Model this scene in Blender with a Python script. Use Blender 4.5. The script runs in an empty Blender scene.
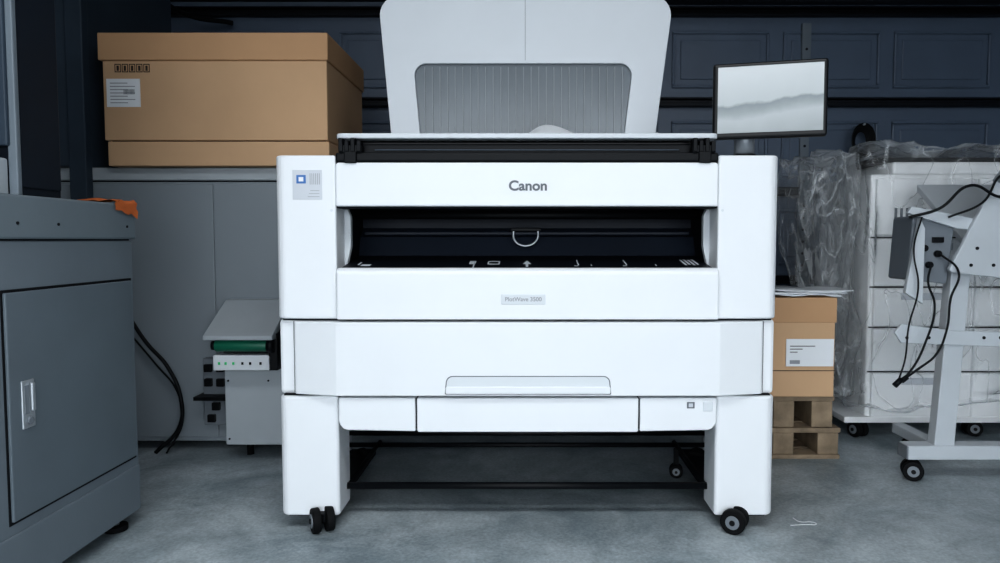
import bpy, bmesh, math, random
from mathutils import Vector, Matrix, noise
random.seed(4)
scn = bpy.context.scene
COL = scn.collection

# ------------------------------------------------------------ materials
def lin(c):
    return tuple(((v/255)/12.92 if v/255 <= .04045 else (((v/255)+.055)/1.055)**2.4) for v in c)

def mat(name, rgb, rough=.5, metal=0.0, var=.06, scale=6, bump=0, bscale=40, coat=0, emit=0, spec=.5):
    m = bpy.data.materials.new(name); m.use_nodes = True
    nt = m.node_tree; b = nt.nodes['Principled BSDF']
    c = lin(rgb)
    tc = nt.nodes.new('ShaderNodeTexCoord')
    n = nt.nodes.new('ShaderNodeTexNoise'); n.inputs['Scale'].default_value = scale; n.inputs['Detail'].default_value = 6
    nt.links.new(tc.outputs['Object'], n.inputs['Vector'])
    r = nt.nodes.new('ShaderNodeValToRGB')
    r.color_ramp.elements[0].position = .3; r.color_ramp.elements[1].position = .7
    r.color_ramp.elements[0].color = (*[v*(1-var) for v in c], 1)
    r.color_ramp.elements[1].color = (*[min(1, v*(1+var)) for v in c], 1)
    nt.links.new(n.outputs['Fac'], r.inputs['Fac'])
    nt.links.new(r.outputs['Color'], b.inputs['Base Color'])
    b.inputs['Roughness'].default_value = rough
    b.inputs['Metallic'].default_value = metal
    b.inputs['Coat Weight'].default_value = coat
    b.inputs['Specular IOR Level'].default_value = spec
    if emit:
        nt.links.new(r.outputs['Color'], b.inputs['Emission Color']); b.inputs['Emission Strength'].default_value = emit
    if bump:
        n2 = nt.nodes.new('ShaderNodeTexNoise'); n2.inputs['Scale'].default_value = bscale; n2.inputs['Detail'].default_value = 5
        nt.links.new(tc.outputs['Object'], n2.inputs['Vector'])
        bp = nt.nodes.new('ShaderNodeBump'); bp.inputs['Strength'].default_value = bump; bp.inputs['Distance'].default_value = .01
        nt.links.new(n2.outputs['Fac'], bp.inputs['Height']); nt.links.new(bp.outputs['Normal'], b.inputs['Normal'])
    return m

M_white = mat('printer_white', (228, 231, 234), .42, var=.012)
M_offwh = mat('printer_offwhite', (212, 217, 221), .5, var=.015)
M_lid = mat('tray_white', (205, 210, 215), .5, var=.015)
M_seam = mat('seam_dark', (20, 22, 26), .7, spec=.2)
M_black = mat('black_plastic', (11, 14, 18), .5, spec=.22)
M_navy = mat('platen_black', (24, 32, 44), .5, var=.12, spec=.25)
M_platen = mat('platen_surface', (12, 16, 23), .5, var=.1, spec=.2)
M_blackgl = mat('black_gloss', (9, 11, 14), .35, spec=.3)
M_rubber = mat('rubber', (14, 15, 17), .7, spec=.2)
M_hub = mat('caster_hub', (130, 136, 142), .35, metal=.3)
M_steel = mat('steel', (195, 201, 206), .3, metal=.7)
M_txt = mat('text_grey', (104, 108, 114), .6)
M_txt2 = mat('text_grey_light', (148, 151, 156), .6)
M_lt = mat('label_grey', (200, 204, 210), .5)
M_blue = mat('logo_blue', (62, 112, 175), .5)
M_mark = mat('print_white', (200, 207, 213), .6)
M_card = mat('cardboard', (203, 169, 135), .85, var=.06, scale=3, bump=.08, bscale=25, spec=.2)
M_card2 = mat('cardboard_lid', (196, 158, 122), .85, var=.06, scale=3, spec=.2)
M_ink = mat('ink_dark', (60, 48, 40), .8)
M_paper = mat('paper', (232, 235, 238), .8, var=.02)
M_cab = mat('cabinet_grey', (112, 122, 130), .45, var=.05, bump=.05, bscale=200)
M_cabdoor = mat('cabinet_door_grey', (103, 114, 122), .42, var=.05)
M_cabtop = mat('cabinet_rim_grey', (114, 125, 132), .45)
M_dark = mat('dark_machine', (56, 68, 80), .5, var=.1, spec=.3)
M_dark2 = mat('dark_machine_side', (26, 34, 44), .5, var=.1, spec=.25)
M_mach = mat('machine_grey', (134, 142, 148), .5, var=.05, scale=2)
M_mach2 = mat('machine_grey_light', (166, 173, 178), .5, var=.04)
M_green = mat('roller_green', (20, 100, 78), .4)
M_orange = mat('orange_cloth', (200, 108, 55), .8)
M_wood = mat('pallet_wood', (142, 125, 104), .85, var=.3, scale=14, bump=.2)
M_stand = mat('stand_grey', (192, 198, 203), .4, var=.04)
M_stdk = mat('stand_grey_dark', (116, 123, 130), .45)
M_mwhite = mat('wrapped_white', (240, 242, 243), .5, var=.02)
M_green_led = mat('led_green', (60, 190, 120), .4)
M_gdoor = mat('garage_door_paint', (90, 104, 122), .42, var=.05, bump=.1, bscale=120)
M_gdark = mat('garage_strut', (18, 23, 31), .5, var=.1, spec=.25)
M_wall = mat('wall_paint', (64, 72, 82), .8)
M_ceil = mat('ceiling_paint', (74, 82, 92), .9)
M_smoke = mat('tray_window_smoke', (96, 104, 110), .22, var=.16, scale=3)
M_smoke2 = mat('tray_window_rib', (126, 133, 139), .3)

def floor_mat():
    m = bpy.data.materials.new('concrete'); m.use_nodes = True
    nt = m.node_tree; b = nt.nodes['Principled BSDF']
    tc = nt.nodes.new('ShaderNodeTexCoord')
    def nz(s, d, dist=0, rg=.65):
        n = nt.nodes.new('ShaderNodeTexNoise'); n.inputs['Scale'].default_value = s; n.inputs['Detail'].default_value = d
        n.inputs['Roughness'].default_value = rg; n.inputs['Distortion'].default_value = dist
        nt.links.new(tc.outputs['Object'], n.inputs['Vector']); return n
    a = nz(2.6, 12, .7, .68); c = nz(90, 5); g = nz(9, 10, .4, .75)
    r = nt.nodes.new('ShaderNodeValToRGB')
    e = r.color_ramp.elements
    e[0].position = .34; e[0].color = (*lin((126, 139, 145)), 1)
    e[1].position = .68; e[1].color = (*lin((188, 197, 201)), 1)
    nt.links.new(a.outputs['Fac'], r.inputs['Fac'])
    mx = nt.nodes.new('ShaderNodeMixRGB'); mx.blend_type = 'OVERLAY'; mx.inputs[0].default_value = .55
    nt.links.new(r.outputs['Color'], mx.inputs[1]); nt.links.new(c.outputs['Fac'], mx.inputs[2])
    gr = nt.nodes.new('ShaderNodeMapRange'); gr.inputs[1].default_value = .3; gr.inputs[2].default_value = .7; gr.inputs[3].default_value = .3; gr.inputs[4].default_value = .68
    nt.links.new(g.outputs['Fac'], gr.inputs[0])
    mx2 = nt.nodes.new('ShaderNodeMixRGB'); mx2.blend_type = 'OVERLAY'; mx2.inputs[0].default_value = .5
    nt.links.new(mx.outputs[0], mx2.inputs[1]); nt.links.new(gr.outputs[0], mx2.inputs[2])
    nt.links.new(mx2.outputs[0], b.inputs['Base Color'])
    rr = nt.nodes.new('ShaderNodeMapRange'); rr.inputs[3].default_value = .3; rr.inputs[4].default_value = .6
    nt.links.new(a.outputs['Fac'], rr.inputs[0]); nt.links.new(rr.outputs[0], b.inputs['Roughness'])
    bp = nt.nodes.new('ShaderNodeBump'); bp.inputs['Strength'].default_value = .12; bp.inputs['Distance'].default_value = .004
    nt.links.new(c.outputs['Fac'], bp.inputs['Height']); nt.links.new(bp.outputs['Normal'], b.inputs['Normal'])
    return m
M_floor = floor_mat()

def wrap_mat():
    m = bpy.data.materials.new('plastic_wrap'); m.use_nodes = True
    nt = m.node_tree; nt.nodes.clear(); L = nt.links.new
    out = nt.nodes.new('ShaderNodeOutputMaterial')
    tc = nt.nodes.new('ShaderNodeTexCoord')
    mp = nt.nodes.new('ShaderNodeMapping'); mp.inputs['Scale'].default_value = (1.1, 1.1, .55); mp.inputs['Rotation'].default_value = (.15, .35, .1)
    L(tc.outputs['Object'], mp.inputs['Vector'])
    n = nt.nodes.new('ShaderNodeTexNoise'); n.inputs['Scale'].default_value = 6; n.inputs['Detail'].default_value = 2.5; n.inputs['Distortion'].default_value = .8
    L(mp.outputs[0], n.inputs['Vector'])
    s = nt.nodes.new('ShaderNodeMath'); s.operation = 'SUBTRACT'; s.inputs[1].default_value = .5; L(n.outputs['Fac'], s.inputs[0])
    ab = nt.nodes.new('ShaderNodeMath'); ab.operation = 'ABSOLUTE'; L(s.outputs[0], ab.inputs[0])
    fr = nt.nodes.new('ShaderNodeMapRange'); fr.inputs[1].default_value = 0; fr.inputs[2].default_value = .03
    fr.inputs[3].default_value = .30; fr.inputs[4].default_value = .05
    L(ab.outputs[0], fr.inputs[0])
    bp = nt.nodes.new('ShaderNodeBump'); bp.inputs['Strength'].default_value = .8; bp.inputs['Distance'].default_value = .06
    L(n.outputs['Fac'], bp.inputs['Height'])
    lw = nt.nodes.new('ShaderNodeFresnel'); lw.inputs['IOR'].default_value = 1.4; L(bp.outputs['Normal'], lw.inputs['Normal'])
    ad = nt.nodes.new('ShaderNodeMath'); ad.operation = 'MULTIPLY_ADD'; ad.inputs[1].default_value = .45; ad.use_clamp = True
    L(lw.outputs[0], ad.inputs[0]); L(fr.outputs[0], ad.inputs[2])
    g = nt.nodes.new('ShaderNodeBsdfPrincipled')
    g.inputs['Base Color'].default_value = (.9, .93, .95, 1); g.inputs['Roughness'].default_value = .12
    g.inputs['Specular IOR Level'].default_value = 1
    L(bp.outputs['Normal'], g.inputs['Normal'])
    t = nt.nodes.new('ShaderNodeBsdfTransparent')
    mx = nt.nodes.new('ShaderNodeMixShader')
    L(ad.outputs[0], mx.inputs[0]); L(t.outputs[0], mx.inputs[1]); L(g.outputs[0], mx.inputs[2])
    L(mx.outputs[0], out.inputs['Surface'])
    return m
M_wrap = wrap_mat()

def display_mat():
    m = bpy.data.materials.new('display_image'); m.use_nodes = True
    nt = m.node_tree; b = nt.nodes['Principled BSDF']
    tc = nt.nodes.new('ShaderNodeTexCoord')
    w = nt.nodes.new('ShaderNodeTexNoise'); w.inputs['Scale'].default_value = 11; w.inputs['Detail'].default_value = 7
    nt.links.new(tc.outputs['Object'], w.inputs['Vector'])
    sx = nt.nodes.new('ShaderNodeSeparateXYZ'); nt.links.new(tc.outputs['Object'], sx.inputs[0])
    a = nt.nodes.new('ShaderNodeMath'); a.operation = 'MULTIPLY_ADD'; a.inputs[1].default_value = -.14
    nt.links.new(sx.outputs['X'], a.inputs[0]); nt.links.new(sx.outputs['Z'], a.inputs[2])
    c = nt.nodes.new('ShaderNodeMath'); c.operation = 'MULTIPLY_ADD'; c.inputs[1].default_value = .05
    nt.links.new(w.outputs['Fac'], c.inputs[0]); nt.links.new(a.outputs[0], c.inputs[2])
    r = nt.nodes.new('ShaderNodeMapRange'); r.inputs[1].default_value = -.08; r.inputs[2].default_value = .12
    nt.links.new(c.outputs[0], r.inputs[0])
    cr = nt.nodes.new('ShaderNodeValToRGB'); e = cr.color_ramp.elements
    e[0].position = 0; e[0].color = (*lin((158, 163, 165)), 1)
    e[1].position = 1; e[1].color = (*lin((196, 200, 202)), 1)
    for p, v in ((.30, (176, 181, 183)), (.42, (150, 156, 159)), (.50, (138, 145, 148)), (.54, (180, 185, 187))):
        x = e.new(p); x.color = (*lin(v), 1)
    nt.links.new(r.outputs[0], cr.inputs['Fac'])
    nt.links.new(cr.outputs[0], b.inputs['Base Color']); nt.links.new(cr.outputs[0], b.inputs['Emission Color'])
    b.inputs['Emission Strength'].default_value = .12; b.inputs['Roughness'].default_value = .5
    b.inputs['Specular IOR Level'].default_value = .2
    return m
M_disp = display_mat()

# ------------------------------------------------------------ helpers
def empty(name, loc=(0, 0, 0)):
    e = bpy.data.objects.new(name, None); e.location = loc; e.empty_display_size = .1
    COL.objects.link(e); return e

def link(o, parent, m=None):
    COL.objects.link(o)
    if m and not o.data.materials: o.data.materials.append(m)
    if parent:
        o.parent = parent
        o.matrix_parent_inverse = Matrix.Translation(-Vector(parent.location))
    return o

def bev(o, w, seg=3):
    if w:
        b = o.modifiers.new('bevel', 'BEVEL'); b.width = w; b.segments = seg; b.limit_method = 'ANGLE'; b.angle_limit = math.radians(40)

def mesh_obj(name, verts, faces, m, parent=None, bevel=0, smooth=False, seg=3):
    me = bpy.data.meshes.new(name); me.from_pydata(verts, [], faces)
    bm = bmesh.new(); bm.from_mesh(me); bmesh.ops.recalc_face_normals(bm, faces=bm.faces); bm.to_mesh(me); bm.free()
    if smooth:
        for p in me.polygons: p.use_smooth = True
    o = bpy.data.objects.new(name, me); link(o, parent, m); bev(o, bevel, seg); return o

def box(name, x, y, z, m, parent=None, bevel=0, seg=2):
    v = [(a, b, c) for a in x for b in y for c in z]
    f = [(0, 1, 3, 2), (4, 6, 7, 5), (0, 4, 5, 1), (2, 3, 7, 6), (0, 2, 6, 4), (1, 5, 7, 3)]
    return mesh_obj(name, v, f, m, parent, bevel, seg=seg)

def prism(name, pts, a0, a1, axis, m, parent=None, bevel=0, seg=3):
    def p(u, v, a):
        return {'x': (a, u, v), 'y': (u, a, v), 'z': (u, v, a)}[axis]
    n = len(pts)
    v = [p(u, w, a0) for u, w in pts] + [p(u, w, a1) for u, w in pts]
    f = [tuple(range(n)), tuple(range(2*n-1, n-1, -1))] + [(i, (i+1) % n, n+(i+1) % n, n+i) for i in range(n)]
    return mesh_obj(name, v, f, m, parent, bevel, seg=seg)

def rpoly(cs, n=6):
    out = []; N = len(cs)
    for i in range(N):
        p = Vector(cs[i][:2]); r = cs[i][2]
        if r <= 0: out.append(tuple(p)); continue
        a = (Vector(cs[i-1][:2])-p).normalized(); b = (Vector(cs[(i+1) % N][:2])-p).normalized()
        ang = a.angle(b); d = r/math.tan(ang/2)
        c = p+(a+b).normalized()*(r/math.sin(ang/2))
        s = p+a*d-c; e = p+b*d-c
        for k in range(n+1):
            t = k/n; v = s.lerp(e, t)
            v = v.normalized()*r
            out.append(tuple(c+v))
    return out

def cyl(name, p1, p2, r, m, parent=None, n=24, bevel=0, r2=None):
    p1 = Vector(p1); p2 = Vector(p2); d = p2-p1
    q = d.to_track_quat('Z', 'Y'); r2 = r if r2 is None else r2
    v = []
    for k, (c, rr) in enumerate(((p1, r), (p2, r2))):
        for i in range(n):
            a = 2*math.pi*i/n
            v.append(tuple(c+q @ Vector((rr*math.cos(a), rr*math.sin(a), 0))))
    f = [tuple(range(n)), tuple(range(2*n-1, n-1, -1))] + [(i, (i+1) % n, n+(i+1) % n, n+i) for i in range(n)]
    o = mesh_obj(name, v, f, m, parent, bevel)
    for p in o.data.polygons:
        if len(p.vertices) == 4: p.use_smooth = True
    return o

def tube(name, pts, r, m, parent=None, cyclic=False, smooth=True):
    c = bpy.data.curves.new(name, 'CURVE'); c.dimensions = '3D'; c.bevel_depth = r; c.bevel_resolution = 3; c.use_fill_caps = True
    s = c.splines.new('BEZIER'); s.bezier_points.add(len(pts)-1)
    for b, p in zip(s.bezier_points, pts):
        b.co = p; b.handle_left_type = b.handle_right_type = 'AUTO'
    s.use_cyclic_u = cyclic; c.resolution_u = 10
    o = bpy.data.objects.new(name, c); return link(o, parent, m)

def text(name, s, loc, size, m, parent=None, rot=(math.pi/2, 0, 0), off=0, sx=1):
    c = bpy.data.curves.new(name, 'FONT'); c.body = s; c.size = size; c.align_x = 'CENTER'; c.align_y = 'CENTER'
    c.extrude = .0004; c.offset = off
    o = bpy.data.objects.new(name, c); link(o, parent, m)
    o.location = loc; o.rotation_euler = rot; o.scale = (sx, 1, 1)
    return o

def caster(pref, x, y, r, yaw, parent, top):
    d = Vector((math.cos(yaw), math.sin(yaw), 0))
    c = Vector((x, y, r))
    for k, s in enumerate((-1, 1)):
        a = c+d*s*r*.22; b = c+d*s*r*.85
        cyl(f'{pref}_wheel_{k+1}', a, b, r, M_rubber, parent, 28, .004)
        cyl(f'{pref}_hub_{k+1}', b-d*s*.003, b+d*s*.003, r*.55, M_hub, parent, 20, .001)
        cyl(f'{pref}_cap_{k+1}', b, b+d*s*.006, r*.22, M_blackgl, parent, 16)
    cyl(f'{pref}_axle', c-d*r*.5, c+d*r*.5, r*.3, M_black, parent)
    box(f'{pref}_fork', (x-r*.35, x+r*.35), (y-r*.35, y+r*.35), (r*.9, top), M_black, parent, .003)

# ------------------------------------------------------------ room
box('floor', (-4, 4), (-5, 2.4), (-.1, 0), M_floor)
box('ceiling', (-4, 4), (-5, 2.4), (2.75, 2.85), M_ceil)
box('wall_left', (-4, -3.85), (-5, 2.4), (0, 2.75), M_wall)
box('wall_right', (3.85, 4), (-5, 2.4), (0, 2.75), M_wall)
box('wall_back', (-3.85, 3.85), (2.25, 2.4), (0, 2.75), M_wall)
# unseen front wall, added to narrow the daylight opening and darken side faces
wf = empty('light_mask_front', (0, -4.9, 0))
box('mask_left', (-3.85, -2.7), (-5, -4.85), (0, 2.75), M_wall, wf)
box('mask_right', (2.7, 3.85), (-5, -4.85), (0, 2.75), M_wall, wf)
box('mask_top', (-2.7, 2.7), (-5, -4.85), (2.5, 2.75), M_wall, wf)

gd = empty('garage_door', (0, 2.2, 0))
YB = 2.14
zs = [0.0, .64, 1.16, 1.68, 2.2, 2.72]
for i in range(5):
    box(f'section_{i+1}', (-3.8, 3.8), (YB, YB+.05), (zs[i]+.004, zs[i+1]-.004), M_gdoor, gd, .006)
    x = -3.74
    k = 0
    while x < 3.5:
        a, b = x+.04, x+.61
        z0, z1 = zs[i]+.10, zs[i+1]-.09
        if x < 3.2:
            for nm, X, Z in (('t', (a, b), (z1-.018, z1)), ('b', (a, b), (z0, z0+.018)), ('l', (a, a+.018), (z0+.018, z1-.018)), ('r', (b-.018, b), (z0+.018, z1-.018))):
                box(f'emboss_{i}_{k}_{nm}', X, (YB-.016, YB+.004), Z, M_gdoor, gd, .006)
            box(f'field_{i}_{k}', (a+.05, b-.05), (YB-.008, YB+.004), (z0+.05, z1-.05), M_gdoor, gd, .006)
        x += .65; k += 1
for i, z in enumerate((.64, 1.16, 1.68, 2.2)):
    box(f'strut_{i}_low', (-3.8, 3.8), (YB-.055, YB-.001), (z-.012, z+.004), M_gdark, gd, .003)
    box(f'strut_{i}_web', (-3.8, 3.8), (YB-.016, YB-.001), (z+.004, z+.03), M_gdark, gd, .002)
    box(f'strut_{i}_top', (-3.8, 3.8), (YB-.05, YB-.001), (z+.03, z+.04), M_gdark, gd, .003)
for i, x in enumerate((-2.27, 1.63)):
    box(f'stile_{i}', (x-.026, x+.026), (YB-.03, YB-.001), (.1, 2.15), M_cab, gd, .003)
    for k in range(26):
        z = .25+k*.07
        cyl(f'stile_hole_{i}_{k}', (x, YB-.032, z), (x, YB-.029, z), .008, M_gdark, gd, 10)
    for z in (.64, 1.16, 1.68):
        box(f'hinge_{i}_{z}', (x-.035, x+.035), (YB-.066, YB-.03), (z-.06, z+.07), M_cab, gd, .004)
cyl('top_rail', (-3.7, 1.9, 2.22), (3.7, 1.9, 2.22), .018, M_gdark, gd)
cyl('torsion_spring', (.55, 1.9, 2.22), (3.6, 1.9, 2.22), .034, M_gdark, gd)
for x in (-3.72, .0, 3.72):
    box(f'rail_bracket_{x}', (x-.02, x+.02), (1.86, YB), (2.17, 2.27), M_gdark, gd)

# ------------------------------------------------------------ printer
pr = empty('wide_format_printer', (0, .35, 0))
OX = .756
for s, nm in ((-1, 'left'), (1, 'right')):
    def X(v): return s*v
    up = rpoly([(X(OX), .68, .02), (X(OX), 0, .03), (X(.572), 0, .006), (X(.572), .68, 0)], 5)
    prism(f'tower_upper_{nm}', up, .652, 1.142, 'z', M_white, pr, .012)
    lo = rpoly([(X(OX), .14, .01), (X(OX), 0, .03), (X(.574), 0, .012), (X(.574), .14, .01)], 5)
    prism(f'leg_front_{nm}', lo, .045, .416, 'z', M_white, pr, .008)
    box(f'leg_rear_{nm}', sorted((X(.745), X(.695))), (.52, .66), (.05, .33), M_offwh, pr, .006)
    box(f'side_liner_{nm}', sorted((X(.5725), X(.566))), (.125, .34), (.80, 1.0), M_black, pr)
    box(f'foot_{nm}', sorted((X(.735), X(.60))), (.015, .66), (.038, .06), M_seam, pr, .003)
    cyl(f'screw_cover_{nm}', (X(.585), -.001, .978), (X(.585), .004, .978), .004, M_offwh, pr, 12)
    prism(f'throat_cheek_{nm}', [(X(.572), .80), (X(.572), .99), (X(.562), .985), (X(.553), .965), (X(.553), .87), (X(.568), .80)], .10, .125, 'y', M_offwh, pr, .001)
box('body_mid', (-OX, OX), (.022, .68), (.419, .648), M_white, pr, .01)
box('body_low', (-.70, .70), (.05, .66), (.325, .419), M_offwh, pr, .004)
box('underside', (-.70, .70), (.03, .64), (.312, .33), M_seam, pr)
box('seam_upper', (-.742, .742), (.016, .6), (.646, .654), M_seam, pr)
box('seam_lower', (-.742, .742), (.012, .3), (.4145, .4205), M_seam, pr)
prism('top_bar', rpoly([(-.571, .99, .004), (.571, .99, .004), (.571, 1.12, .01), (-.571, 1.12, .01)], 3), -.004, .12, 'y', M_white, pr, .006)
box('bar_gap', (-.574, .574), (.012, .1), (.985, 1.14), M_seam, pr)
box('scanner_strip', (-.571, .571), (-.002, .10), (1.122, 1.150), M_black, pr, .006)
box('scanner_body', (-.56, .56), (.06, .62), (1.10, 1.192), M_blackgl, pr, .006)
box('scanner_slot', (-.50, .50), (.035, .06), (1.15, 1.18), M_black, pr, .004)
box('scanner_slot_line', (-.46, .46), (.030, .036), (1.160, 1.163), M_dark, pr)  # thin dark grey strip across the slot
prism('scanner_lid', rpoly([(-.574, 0.012, .02), (.574, 0.012, .02), (.565, .62, .03), (-.565, .62, .03)], 4), 1.193, 1.209, 'z', M_lid, pr, .004)
for s in (-1, 1):
    c = s*.527
    box(f'hinge_base_{s}', (c-.035, c+.035), (-.004, .05), (1.148, 1.172), M_black, pr, .004)
    for k in range(4):
        xx = c-.027+k*.018
        box(f'hinge_rib_{s}_{k}', (xx-.006, xx+.006), (-.010, .03), (1.152, 1.192-.008*(k % 2)), M_black, pr, .002)
    box(f'latch_{s}', (c-.016, c+.02), (-.012, .02), (1.118, 1.152), M_black, pr, .003)
box('throat_roof', (-.571, .571), (.12, .36), (.992, 1.0), M_black, pr)
prism('throat_back', [(.26, .835), (.29, .90), (.33, .93), (.33, .995), (.37, .995), (.37, .82), (.26, .82)], -.57, .57, 'x', M_navy, pr)
box('throat_guide', (-.545, .545), (.255, .29), (.905, .918), M_navy, pr, .004)
cyl('throat_roller', (-.56, .22, .972), (.56, .22, .972), .014, M_black, pr)
prism('platen', [(.015, .803), (.27, .838), (.27, .80), (.015, .78)], -.565, .565, 'x', M_platen, pr)
tube('pull_ring', [(-.045, .245, .922), (-.043, .24, .893), (-.024, .235, .874), (.014, .235, .874), (.034, .24, .893), (.037, .245, .922)], .0036, M_steel, pr)
box('ring_mount', (-.055, .047), (.24, .262), (.918, .93), M_black, pr, .003)
def on_platen(y): return .803+(y-.015)*.1373+.001
marks = [(-.50, .030, .07, .03), (-.525, .006, .10, .05), (-.172, .02, .12, .06), (-.165, .004, .07, .09), (-.105, .03, .14, .015), (-.105, .03, .09, .015), (-.122, .004, .115, .06), (-.088, .004, .115, .06),
         (.16, .004, .12, .10), (.152, .012, .06, .012), (.31, .004, .12, .10), (.302, .012, .06, .012), (.20, .003, .07, .03), (.40, .003, .07, .03)]
marks += [(.495+k*.013, .007, .12+.01*(k % 2), .10) for k in range(4)]
for i, (x, w, y, l) in enumerate(marks):
    v = [(x-w/2, y-l/2, on_platen(y-l/2)), (x+w/2, y-l/2, on_platen(y-l/2)), (x+w/2, y+l/2, on_platen(y+l/2)), (x-w/2, y+l/2, on_platen(y+l/2))]
    mesh_obj(f'platen_mark_{i}', v, [(0, 1, 2, 3)], M_mark, pr)
mesh_obj('platen_arrow', [(-.014, .09, on_platen(.09)), (.014, .09, on_platen(.09)), (0, .16, on_platen(.16))], [(0, 1, 2)], M_mark, pr)
mesh_obj('platen_arrow_stem', [(-.004, .04, on_platen(.04)), (.004, .04, on_platen(.04)), (.004, .09, on_platen(.09)), (-.004, .09, on_platen(.09))], [(0, 1, 2, 3)], M_mark, pr)
fl = rpoly([(.20, .652, 0), (-.024, .652, .004), (-.024, .806, .02), (.018, .806, 0), (.018, .79, 0), (.20, .79, 0)], 5)
prism('front_flap', fl, -.568, .572, 'x', M_white, pr, .006)
box('flap_label', (-.077, .055), (-.0262, -.0235), (.698, .728), M_offwh, pr, .001)
text('flap_text', 'PlotWave 3500', (-.011, -.0268, .713), .0175, M_txt2, pr, off=.0002)
text('brand_text', 'Canon', (.003, -.0048, 1.05), .041, M_txt, pr, off=.0012, sx=1.05)
dr = rpoly([(-.706, .05, 0), (-.706, .0, .012), (-.570, -.032, .02), (.576, -.032, .02), (.716, .0, .012), (.716, .05, 0)], 4)
prism('roll_drawer', dr, .4225, .6445, 'z', M_white, pr, .004)
for i, x in enumerate((-.709, .719)):
    box(f'drawer_end_gap_{i}', (x-.002, x+.002), (.018, .03), (.425, .642), M_seam, pr)
prism('handle_backing', rpoly([(-.246, .428, .004), (.252, .428, .004), (.247, .484, .02), (-.241, .484, .02)], 5), -.0335, -.03, 'y', M_txt, pr)  # darker grey backing plate, shows as a thin outline round the lip
prism('handle_lip', rpoly([(-.243, .430, .004), (.249, .430, .004), (.244, .4815, .018), (-.238, .4815, .018)], 5), -.036, -.03, 'y', M_offwh, pr, .001)
prism('handle_front', rpoly([(-.243, .431, .004), (.249, .431, .004), (.249, .453, .006), (-.243, .453, .006)], 5), -.042, -.03, 'y', M_white, pr, .003)
prism('lower_door_left', rpoly([(-.568, .316, .03), (-.337, .312, .004), (-.337, .414, .004), (-.568, .414, .004)], 5), -.018, .06, 'y', M_white, pr, .004)
prism('lower_door_mid', rpoly([(-.332, .310, .006), (.336, .310, .006), (.336, .414, .004), (-.332, .414, .004)], 5), -.020, .06, 'y', M_white, pr, .004)
prism('lower_door_right', rpoly([(.341, .312, .004), (.572, .316, .03), (.572, .414, .004), (.341, .414, .004)], 5), -.018, .06, 'y', M_white, pr, .004)
box('lower_gap', (-.56, .56), (-.01, .05), (.318, .41), M_seam, pr)
box('reel_icon', (.482, .505), (-.0195, -.017), (.383, .402), M_txt, pr)
box('reel_icon_inner', (.487, .500), (-.0205, -.017), (.387, .398), M_lt, pr)
box('power_button', (.53, .56), (-.022, -.017), (.374, .404), M_offwh, pr, .003)
box('sticker', (-.700, -.612), (-.0012, .004), (1.010, 1.098), M_lt, pr)
box('sticker_logo', (-.688, -.660), (-.002, .004), (1.058, 1.083), M_blue, pr)
box('sticker_logo_in', (-.681, -.667), (-.0026, .004), (1.064, 1.077), M_paper, pr)
for k in range(3):
    box(f'sticker_txt_{k}', (-.655+k*.004, -.620), (-.0016, .004), (1.018+k*.009, 1.0195+k*.009), M_txt2, pr)
for k in range(6):
    box(f'sticker_grid_{k}', (-.648+k*.0055, -.6462+k*.0055), (-.0016, .004), (1.055, 1.088), M_txt2, pr)
for nm, z, y, r in (('front', .105, .10, .011), ('back_low', .105, .56, .009), ('back_up', .150, .56, .009)):
    cyl(f'frame_rod_{nm}', (-.58 if y < .2 else -.70, y, z), (.58 if y < .2 else .70, y, z), r, M_black, pr)
for s in (-1, 1):
    cyl(f'frame_rail_{s}', (s*.572, .09, .105), (s*.572, .60, .105), .008, M_black, pr)
caster('caster_fl', -.625, -.01, .038, math.radians(28), pr, .06)
caster('caster_fr', .634, -.01, .038, math.radians(62), pr, .06)
caster('caster_bl', -.66, .60, .038, math.radians(40), pr, .06)
caster('caster_br', .66, .60, .038, math.radians(70), pr, .06)
caster('caster_reel', .56, .50, .025, math.radians(80), pr, .11)
def plate_with_hole(name, outer, inner, y, th, m, parent):
    c = bpy.data.curves.new(name, 'CURVE'); c.dimensions = '2D'; c.fill_mode = 'BOTH'; c.extrude = th/2; c.bevel_depth = .002
    for pts in (outer, inner):
        s = c.splines.new('POLY'); s.points.add(len(pts)-1); s.use_cyclic_u = True
        for q, p in zip(s.points, pts): q.co = (p[0], p[1], 0, 1)
    o = bpy.data.objects.new(name, c); link(o, parent, m); o.rotation_euler = (math.pi/2, 0, 0); o.location = (0, y, 0); return o
outer = rpoly([(-.485, 1.205, .01), (.455, 1.205, .01), (.525, 1.765, .07), (-.533, 1.765, .07)], 8)
inner = rpoly([(-.385, 1.225, .03), (.35, 1.225, .03), (.385, 1.527, .045), (-.412, 1.527, .045)], 8)
plate_with_hole('tray_panel', outer, inner, .48, .010, M_lid, pr)
mesh_obj('tray_window', [(x, .487, z) for x, z in rpoly([(-.39, 1.22, .03), (.355, 1.22, .03), (.392, 1.532, .045), (-.42, 1.532, .045)], 6)], [tuple(range(28))], M_smoke, pr)
for k in range(27):
    x = -.37+k*.0275
    box(f'tray_rib_{k}', (x-.0018, x+.0018), (.482, .486), (1.23, 1.515), M_smoke2, pr)
box('tray_seam', (-.0072, -.0058), (.4725, .4745), (1.535, 1.76), M_txt, pr)
box('tray_foot', (-.47, .44), (.465, .52), (1.2095, 1.222), M_lid, pr, .003)
scr = []
scr.append(box('screen_frame', (-.162, .162), (-.012, .014), (-.112, .112), M_blackgl, None, .008, 3))
scr.append(box('screen_display', (-.147, .150), (-.0132, -.011), (-.095, .100), M_disp, None))
scr.append(box('screen_rim', (-.160, .160), (.010, .020), (-.110, .110), M_offwh, None, .004))
scr.append(box('screen_mount', (-.05, .05), (.014, .05), (-.06, .06), M_stdk, None, .01))
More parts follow.
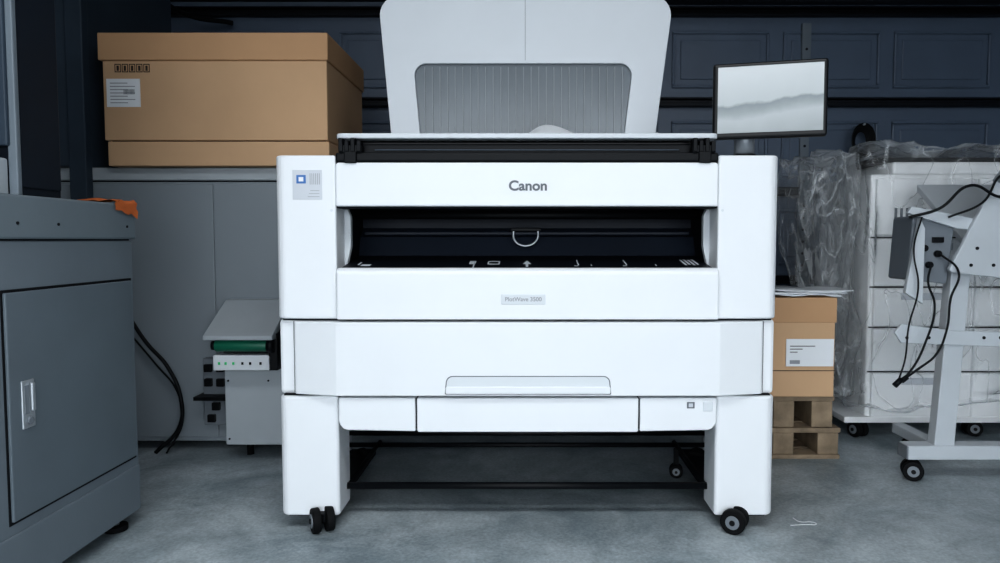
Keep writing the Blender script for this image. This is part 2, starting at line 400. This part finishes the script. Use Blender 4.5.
for o in scr:
    o.parent = pr; o.matrix_parent_inverse = Matrix.Translation(-Vector(pr.location))
    o.location = (.718, .0, 1.304); o.rotation_euler = (0, 0, -math.radians(15))
cyl('screen_stem', (.665, .06, 1.14), (.665, .06, 1.25), .030, M_hub, pr)
cyl('screen_collar', (.665, .06, 1.141), (.665, .06, 1.150), .036, M_black, pr, bevel=.003)
cyl('screen_arm', (.665, .06, 1.245), (.735, .045, 1.30), .018, M_hub, pr)

pp = empty('crumpled_paper_sheet', (.17, .3, 1.21))
v = []; f = []; nx, ny = 60, 20
for j in range(ny):
    for i in range(nx):
        u = i/(nx-1); w = j/(ny-1)
        x = -.12+u*.60; y = .16+w*.26
        h = .072*math.exp(-((u-.31)/.15)**2)+.036*math.exp(-((u-.58)/.20)**2)+.05*math.exp(-((u-.95)/.07)**2)
        h *= min(1, .1+w*1.1)
        h += .005*noise.noise(Vector((x*14, y*14, 0)))*(1 if h > .004 else .2)
        v.append((x, y+.012*noise.noise(Vector((x*12, 3, 0))), max(1.2105, 1.213+h)))
for j in range(ny-1):
    for i in range(nx-1):
        a = j*nx+i; f.append((a, a+1, a+nx+1, a+nx))
mesh_obj('sheet', v, f, M_paper, pp, smooth=True)

# ------------------------------------------------------------ foreground cabinet (left)
cb = empty('metal_cabinet', (-1.55, -.3, 0))
box('cabinet_body', (-1.95, -1.218), (-.85, .06), (.045, .888), M_cab, cb, .004)
box('cabinet_rim', (-1.96, -1.210), (-.86, .070), (.892, .998), M_cabtop, cb, .006)
box('rim_gap', (-1.94, -1.222), (-.84, .05), (.885, .895), M_seam, cb)
box('cabinet_door', (-1.221, -1.210), (-.50, .038), (.222, .766), M_cabdoor, cb, .003)
box('door_gap', (-1.220, -1.2165), (-.507, .045), (.215, .773), M_seam, cb)
box('bottom_band', (-1.221, -1.212), (-.85, .055), (.05, .19), M_cab, cb, .003)
box('handle_plate', (-1.211, -1.206), (-.462, -.418), (.435, .552), M_steel, cb, .003)
box('handle_recess', (-1.2065, -1.2050), (-.455, -.440), (.47, .54), M_stdk, cb, .001)
box('handle_grip', (-1.206, -1.198), (-.438, -.426), (.475, .545), M_steel, cb, .003)
cyl('handle_lock', (-1.207, -.440, .453), (-1.201, -.440, .453), .009, M_stdk, cb)
for k, y in enumerate((.02, -.30, -.45)):
    cyl(f'rim_screw_{k}', (-1.2105, y, .93), (-1.208, y, .93), .004, M_seam, cb, 10)
for j, x in enumerate((-1.262, -1.88)):
    for k, y in enumerate((-.0, -.75)):
        cyl(f'foot_pad_{j}{k}', (x, y, 0), (x, y, .018), .034, M_rubber, cb, bevel=.003)
        cyl(f'foot_bolt_{j}{k}', (x, y, .018), (x, y, .05), .010, M_steel, cb)

tm = empty('tower_machine', (-1.5, -.25, 1))
box('tower_shell', (-1.90, -1.262), (-.37, -.20), (.999, 2.05), M_dark2, tm, .006)
box('tower_side_panel', (-1.27, -1.256), (-.362, -.208), (1.02, 2.0), M_dark2, tm, .004)
box('tower_lit_edge', (-1.275, -1.252), (-.382, -.366), (.999, 2.05), M_cab, tm, .003)  # lighter grey strip paints in the tower's lit edge
box('tower_front', (-1.90, -1.268), (-.392, -.37), (1.12, 2.05), M_dark, tm, .004)
box('tower_base', (-1.45, -1.275), (-.43, -.38), (.999, 1.09), M_mach2, tm, .006)
tube('tower_cable', [(-1.30, -.40, 1.085), (-1.295, -.42, 1.12), (-1.305, -.41, 1.15), (-1.33, -.395, 1.17)], .006, M_black, tm)
tube('tower_cable_b', [(-1.32, -.41, 1.085), (-1.318, -.43, 1.11), (-1.33, -.42, 1.13), (-1.36, -.395, 1.14)], .006, M_black, tm)

oc = empty('orange_cloth', (-1.26, .02, 1))
v = []; f = []
for j in range(8):
    for i in range(14):
        u = i/13; w = j/7
        if u < .6: x, z = -1.33+u/.6*.122, 1.003
        else: x, z = -1.203, 1.003-(u-.6)/.4*.05*(.5+.5*w)
        v.append((x+.004*noise.noise(Vector((u*6, w*6, 0))), -.05+w*.118, max(z, .93)+abs(.02*noise.noise(Vector((u*5, w*5, 1))))))
for j in range(7):
    for i in range(13):
        a = j*14+i; f.append((a, a+1, a+15, a+14))
o = mesh_obj('cloth', v, f, M_orange, oc, smooth=True)

# ------------------------------------------------------------ grey finisher machine behind
gm = empty('grey_finishing_machine', (-1.5, 1.2, 0))
box('machine_body', (-2.35, -.81), (.84, 1.55), (.04, 1.13), M_mach, gm, .006)
box('machine_top', (-2.36, -.80), (.83, 1.56), (1.135, 1.188), M_mach2, gm, .006)
box('machine_gap', (-2.34, -.82), (.85, 1.54), (1.125, 1.14), M_seam, gm)
for k, (a, b) in enumerate(((-2.34, -1.30), (-1.296, -.815))):
    box(f'machine_panel_{k}', (a, b), (.832, .845), (.06, 1.12), M_mach, gm, .003)
box('machine_tall', (-2.36, -1.80), (.80, 1.56), (1.189, 2.1), M_dark, gm, .008)
box('machine_tall_edge', (-1.86, -1.79), (.785, .83), (.95, 1.9), M_dark, gm, .004)
for k, x in enumerate((-2.25, -.92)):
    for j, y in enumerate((.92, 1.45)):
        cyl(f'machine_foot_{k}{j}', (x, y, 0), (x, y, .05), .03, M_rubber, gm)
box('unit_box', (-1.205, -.82), (.68, .832), (.07, .385), M_mach2, gm, .004)
for k, (x, z) in enumerate(((-1.19, .095), (-1.19, .33), (-.95, .095), (-1.03, .33))):
    cyl(f'unit_screw_{k}', (x, .677, z), (x, .681, z), .004, M_seam, gm, 10)
for k, x in enumerate((-1.15, -.86)):
    cyl(f'unit_foot_{k}', (x, .79, 0), (x, .79, .07), .014, M_rubber, gm)
box('unit_panel', (-1.215, -.99), (.60, .70), (.385, .445), M_offwh, gm, .004)
for k, x in enumerate((-1.19, -1.165, -1.135, -1.10, -1.07, -1.03)):
    box(f'unit_led_{k}', (x-.004, x+.004), (.597, .602), (.408, .418), M_green_led if k < 3 else M_black, gm)
cyl('green_roller', (-1.20, .60, .483), (-1.0, .60, .483), .024, M_green, gm, bevel=.002)
cyl('roller_end_l', (-1.215, .60, .483), (-1.20, .60, .483), .018, M_black, gm)
cyl('roller_end_r', (-1.0, .60, .483), (-.975, .60, .483), .028, M_black, gm)
box('roller_bracket', (-1.0, -.965), (.60, .84), (.385, .53), M_black, gm, .003)
box('roller_back', (-1.20, -.82), (.66, .84), (.445, .55), M_black, gm, .003)
prism('unit_hood', [(.56, .508), (.56, .525), (.78, .645), (.84, .645), (.84, .62), (.79, .62), (.60, .508)], -1.235, -.97, 'x', M_mach2, gm, .004)
box('hood_side', (-.97, -.83), (.70, .84), (.53, .64), M_mach, gm, .004)
box('socket_plate', (-1.345, -1.24), (.80, .835), (.12, .40), M_stdk, gm, .004)
for k, (x, z) in enumerate(((-1.32, .36), (-1.27, .36), (-1.32, .30), (-1.27, .30), (-1.29, .2), (-1.31, .15))):
    box(f'socket_{k}', (x-.016, x+.016), (.785, .802), (z-.016, z+.016), M_black, gm, .003)
box('socket_shelf', (-1.36, -1.20), (.74, .835), (.235, .25), M_black, gm)
for k, z in enumerate((.62, .45, .25)):
    box(f'panel_lock_{k}', (-1.68, -1.665), (.828, .834), (z, z+.03), M_seam, gm)
tube('machine_hose', [(-1.66, .80, .60), (-1.56, .77, .47), (-1.47, .76, .37), (-1.42, .76, .24), (-1.43, .76, .12), (-1.52, .74, .02)], .008, M_black, gm)
tube('machine_hose_b', [(-1.64, .80, .50), (-1.53, .78, .38), (-1.44, .77, .27), (-1.42, .77, .14), (-1.48, .75, .015)], .004, M_black, gm)

# ------------------------------------------------------------ cardboard box on the machine
bx = empty('large_cardboard_box', (-1.26, 1.1, 1.19))
x0, x1 = -1.708, -.802
box('box_lower', (x0+.008, x1), (.785, 1.40), (1.190, 1.288), M_card, bx, .004)
box('box_body', (x0, x1-.004), (.78, 1.405), (1.292, 1.65), M_card, bx, .004)
box('box_gap', (x0+.02, x1-.02), (.80, 1.38), (1.28, 1.30), M_ink, bx)
box('box_lid', (x0-.012, x1+.004), (.768, 1.415), (1.609, 1.718), M_card2, bx, .005)
box('box_label', (x0+.015, x0+.150), (.777, .781), (1.425, 1.537), M_paper, bx)
for k in range(7):
    w = .10 if k % 2 else .07
    box(f'label_line_{k}', (x0+.03, x0+.03+w), (.776, .778), (1.44+k*.013, 1.443+k*.013), M_txt2, bx)
for k in range(9):
    box(f'label_bar_{k}', (x0+.085+k*.005, x0+.087+k*.005), (.7755, .778), (1.475, 1.495), M_txt, bx)
for k in range(5):
    xx = x0+.05+k*.029
    for nm, X, Z in (('t', (xx, xx+.024), (1.593, 1.596)), ('b', (xx, xx+.024), (1.563, 1.566)), ('l', (xx, xx+.002), (1.563, 1.596)), ('r', (xx+.022, xx+.024), (1.563, 1.596))):
        box(f'icon_{k}_{nm}', X, (.7775, .781), Z, M_ink, bx)
    box(f'icon_{k}_in', (xx+.008, xx+.016), (.7775, .781), (1.569, 1.589), M_ink, bx)

# ------------------------------------------------------------ pallets and small box
pl = empty('wooden_pallet', (1.05, .9, 0))
for lv, z0, xe in ((0, .0, 1.272), (1, .13, 1.245)):
    for k in range(3):
        y = .72+k*.115
        box(f'deck_{lv}_{k}', (.80, xe), (y, y+.09), (z0+.108, z0+.128), M_wood, pl, .003)
        if lv == 0: box(f'skid_{k}', (.80, xe), (y, y+.09), (z0, z0+.018), M_wood, pl, .003)
    for k, x in enumerate((.81, 1.0, xe-.09)):
        box(f'stringer_{lv}_{k}', (x, x+.085), (.725, 1.035), (z0+.018 if lv == 0 else z0, z0+.108), M_wood, pl, .004)
sb = empty('small_cardboard_box', (1.0, .86, .26))
box('carton', (.81, 1.232), (.70, 1.03), (.260, .655), M_card, sb, .004)
box('carton_seam', (.812, 1.234), (.698, 1.02), (.365, .368), M_ink, sb)
box('carton_lid', (.806, 1.236), (.696, 1.034), (.56, .660), M_card2, sb, .003)
box('carton_label', (1.035, 1.225), (.693, .6965), (.385, .495), M_paper, sb)
for k in range(3):
    box(f'label_line_{k}', (1.05, 1.05+(.10, .05, .03)[k]), (.692, .694), (.465-k*.012, .468-k*.012), M_ink, sb)
box('label_code', (1.05, 1.09), (.692, .694), (.395, .41), M_txt2, sb)
ps = empty('paper_sheets', (1.05, .85, .66))
for k, (z, dx, r) in enumerate(((.664, .0, .0), (.672, .02, .08), (.681, .05, -.07))):
    v = []; f = []
    for j in range(5):
        for i in range(12):
            u = i/11-.5; w = j/4-.5
            x = 1.04+dx+u*.42*math.cos(r)-w*.26*math.sin(r); y = .82+u*.42*math.sin(r)+w*.26*math.cos(r)
            v.append((x, y, z+.006+.010*noise.noise(Vector((u*4, w*3, k)))))
    for j in range(4):
        for i in range(11):
            a = j*12+i; f.append((a, a+1, a+13, a+12))
    o = mesh_obj(f'sheet_{k}', v, f, M_paper, ps, smooth=True)
    sd = o.modifiers.new('thick', 'SOLIDIFY'); sd.thickness = .005; sd.offset = 0

# ------------------------------------------------------------ wrapped white machine
wm = empty('wrapped_office_machine', (1.9, 1.3, 0))
BX = 1.52
box('body', (BX, 2.35), (1.04, 1.60), (.085, 1.18), M_mwhite, wm, .012)
box('upper_unit', (BX+.10, 2.35), (1.05, 1.58), (1.18, 1.235), M_mwhite, wm, .012)
box('top_cap', (BX+.05, 2.36), (1.10, 1.59), (1.236, 1.26), M_black, wm, .006)
for k, z in enumerate((.30, .50, .68, .90)):
    box(f'panel_gap_{k}', (BX+.005, 2.345), (1.036, 1.05), (z-.003, z+.003), M_seam, wm)
for k, (z0, z1) in enumerate(((.09, .295), (.305, .495), (.505, .675), (.685, .895), (.91, 1.16))):
    box(f'drawer_{k}', (BX+.02, 1.98), (1.026, 1.045), (z0, z1), M_mwhite, wm, .006)
    box(f'drawer_b{k}', (1.99, 2.33), (1.026, 1.045), (z0, z1), M_mwhite, wm, .006)
    if k < 4: box(f'grip_{k}', (1.66, 1.88), (1.018, 1.027), (z1-.05, z1-.02), M_lt, wm, .003)
for k in range(6):
    box(f'vent_{k}', (1.62+k*.025, 1.630+k*.025), (1.022, 1.028), (.98, 1.03), M_stdk, wm)
for k, (x, y) in enumerate(((1.50, 1.06), (2.03, 1.08), (2.28, 1.08), (1.62, 1.52), (2.28, 1.52))):
    caster(f'caster_{k}', x, y, .036, .4+k, wm, .09)
box('base_plate', (1.42, 2.35), (1.02, 1.58), (.072, .10), M_mwhite, wm, .004)
def film(name, x, y, z, amp, seed, n=46, taper=0):
    bm = bmesh.new(); bmesh.ops.create_cube(bm, size=1)
    bmesh.ops.subdivide_edges(bm, edges=bm.edges[:], cuts=n, use_grid_fill=True)
    for q in bm.verts:
        c0 = q.co.copy()
        hz = c0.z+.5
        xa = x[0]+taper*(abs(hz-.8)**1.3)
        P = Vector((xa+(c0.x+.5)*(x[1]-xa), (y[0]+y[1])/2+c0.y*(y[1]-y[0]), z[0]+hz*(z[1]-z[0])))
        d = noise.noise(Vector((P.x*4+seed, P.y*4, P.z*2.5)))
        d2 = abs(noise.noise(Vector((P.x*9+seed, P.y*9, P.z*4))))
        nrm = Vector((c0.x if abs(c0.x) > .45 else 0, c0.y if abs(c0.y) > .45 else 0, c0.z if abs(c0.z) > .45 else 0))
        if nrm.length: nrm.normalize()
        q.co = P+nrm*(d*amp-d2*amp*.9)
    for fc in bm.faces: fc.smooth = True
    me = bpy.data.meshes.new(name); bm.to_mesh(me); bm.free()
    o = bpy.data.objects.new(name, me); link(o, wm, M_wrap)
film('film_main', (1.47, 2.40), (.98, 1.66), (.13, 1.31), .05, 2.1)
film('film_fold', (1.26, 1.50), (1.07, 1.50), (.16, 1.29), .07, 7.7, 34, .22)

# ------------------------------------------------------------ grey equipment stand (right)
st = empty('equipment_stand', (1.75, .5, 0))
Y0, Y1 = .45, .50
prism('post_a', [(1.500, .13), (1.575, .13), (1.615, .82), (1.545, .82)], Y0, Y1, 'y', M_stand, st, .004)
prism('post_b', [(2.10, .13), (2.17, .13), (2.17, .82), (2.10, .82)], Y0, Y1, 'y', M_stand, st, .004)
box('foot_bar', (1.40, 2.30), (Y0-.01, Y1+.01), (.082, .135), M_stand, st, .005)
box('foot_bar_end', (1.395, 1.402), (Y0-.008, Y1+.008), (.085, .132), M_stdk, st)
box('foot_cross_a', (1.52, 1.57), (Y1+.01, .80), (.09, .13), M_stand, st, .004)
caster('caster_a', 1.434, .475, .037, math.radians(70), st, .084)
caster('caster_b', 2.25, .475, .037, math.radians(50), st, .084)
caster('caster_c', 1.60, .78, .037, math.radians(20), st, .092)
prism('cross_bar', [(1.335, .555), (1.36, .585), (1.55, .56), (2.15, .545), (2.15, .485), (1.36, .515)], Y0-.012, Y0, 'y', M_stand, st, .003)
for k, x in enumerate((1.38, 1.46, 1.66, 1.72)):
    cyl(f'bar_hole_{k}', (x, Y0-.014, .535), (x, Y0-.011, .535), .006, M_seam, st, 12)
prism('housing', rpoly([(1.375, .745, .01), (1.52, .73, .01), (1.545, .98, .01), (1.39, .975, .01)], 3), .44, .58, 'y', M_stdk, st, .005)
prism('arm_plate', [(1.36, .985), (1.375, 1.01), (1.66, .955), (1.66, .92), (1.54, .93)], .42, .44, 'y', M_stand, st, .003)
prism('left_panel', [(1.355, .70), (1.42, .66), (1.42, .93), (1.40, .97)], .41, .43, 'y', M_stand, st, .003)
prism('side_plate', rpoly([(1.50, .775, .012), (1.86, .735, .012), (1.90, 1.20, .02), (1.74, 1.20, .03), (1.655, 1.09, .02), (1.60, .98, .02)], 4), .40, .42, 'y', M_stand, st, .004)
prism('side_plate_rim', [(1.655, 1.10), (1.735, 1.21), (1.75, 1.20), (1.672, 1.09)], .34, .42, 'y', M_mach2, st, .003)
prism('tray_slope', [(.424, .80), (.424, .83), (.85, 1.12), (.85, 1.09)], 1.62, 2.15, 'x', M_stand, st, .004)
for k, (x, z) in enumerate(((1.58, .80), (1.60, .86), (1.66, .80), (1.75, .79), (1.70, .90), (1.70, 1.05), (1.76, 1.14))):
    cyl(f'plate_hole_{k}', (x, .397, z), (x, .401, z), .006, M_seam, st, 12)
for k, (x, z) in enumerate(((1.43, .86), (1.48, .84), (1.45, .80))):
    cyl(f'knob_{k}', (x, .425, z), (x, .441, z), .012, M_black, st, 14)
box('port', (1.46, 1.50), (.43, .441), (.88, .90), M_black, st, .002)
cable = M_black
tube('cable_a', [(1.45, .42, .80), (1.43, .40, .74), (1.45, .39, .66), (1.42, .39, .52), (1.37, .39, .42), (1.31, .38, .37)], .004, cable, st)
tube('cable_b', [(1.48, .42, .84), (1.53, .39, .78), (1.50, .38, .68), (1.49, .38, .57), (1.46, .39, .48), (1.40, .39, .43), (1.36, .39, .40)], .004, cable, st)
tube('cable_c', [(1.36, .41, .97), (1.45, .38, 1.0), (1.55, .37, 1.08), (1.66, .37, 1.04), (1.80, .37, 1.08)], .005, cable, st)
tube('cable_d', [(1.50, .41, .97), (1.60, .38, 1.02), (1.68, .38, 1.12), (1.80, .38, 1.0)], .004, cable, st)
tube('cable_e', [(1.40, .40, .97), (1.37, .39, .86), (1.39, .39, .72), (1.36, .39, .58), (1.35, .39, .46), (1.33, .39, .39)], .003, cable, st)
cyl('plug', (1.31, .38, .37), (1.335, .38, .395), .010, M_black, st)
cyl('plug_b', (1.36, .39, .40), (1.34, .39, .385), .009, M_black, st)

# ------------------------------------------------------------ small stuff
cc = empty('cable_coil', (1.93, 2.05, 1.46))
for k in range(6):
    pts = []
    for a in range(12):
        t = a/12*2*math.pi
        pts.append((1.93+.065*math.cos(t)*(1-.09*k), 2.01+k*.008, 1.46+.095*math.sin(t)*(1-.08*k)))
    tube(f'loop_{k}', pts, .005, M_black, cc, cyclic=True)
cyl('hook', (1.93, 2.0, 1.55), (1.93, 2.14, 1.55), .006, M_steel, cc)
wc = empty('wall_cable', (-2.0, 2.0, 2.2))
tube('cable', [(-2.3, 1.6, 2.74), (-2.1, 1.7, 2.35), (-1.98, 1.75, 2.2), (-1.9, 1.9, 2.14), (-1.7, 2.08, 2.14)], .014, M_black, wc)
sp = empty('plastic_tie', (.88, .04, 0))
tube('tie', [(.82, .03, .003), (.87, .035, .004), (.905, .04, .003), (.90, .055, .003), (.86, .06, .003), (.85, .09, .003)], .0012, M_paper, sp)

# ------------------------------------------------------------ light
w = bpy.data.worlds.new('daylight'); scn.world = w; w.use_nodes = True
nt = w.node_tree; bg = nt.nodes['Background']
tc = nt.nodes.new('ShaderNodeTexCoord'); sx = nt.nodes.new('ShaderNodeSeparateXYZ'); nt.links.new(tc.outputs['Generated'], sx.inputs[0])
cr = nt.nodes.new('ShaderNodeValToRGB'); e = cr.color_ramp.elements
mr = nt.nodes.new('ShaderNodeMapRange'); mr.inputs[1].default_value = -1; mr.inputs[2].default_value = 1
nt.links.new(sx.outputs['Z'], mr.inputs[0]); nt.links.new(mr.outputs[0], cr.inputs['Fac'])
e[0].position = .46; e[0].color = (.34, .36, .38, 1)      # driveway
e[1].position = .52; e[1].color = (.88, .94, 1, 1)        # overcast sky
nt.links.new(cr.outputs[0], bg.inputs[0]); bg.inputs[1].default_value = 4.6
def area(name, loc, rot, sx, sy, p, col):
    l = bpy.data.lights.new(name, 'AREA'); l.shape = 'RECTANGLE'; l.size = sx; l.size_y = sy; l.energy = p; l.color = col
    o = bpy.data.objects.new(name, l); o.location = loc; o.rotation_euler = rot; COL.objects.link(o)
area('ceiling_fill', (0, -1.6, 2.7), (0, 0, 0), 2.4, .6, 45, (.93, .97, 1))  # added overhead fill lamp, no fixture seen there

cam = bpy.data.cameras.new('camera'); co = bpy.data.objects.new('camera', cam); COL.objects.link(co)
cam.sensor_width = 36; cam.lens = 26; cam.shift_x = -.027
co.location = (0, -2.17, .89); co.rotation_euler = (math.radians(90-3.3), 0, 0)
scn.camera = co
scn.view_settings.view_transform = 'Standard'
for lk in ('Medium High Contrast', 'Standard - Medium High Contrast'):
    try:
        scn.view_settings.look = lk; break
    except Exception: pass
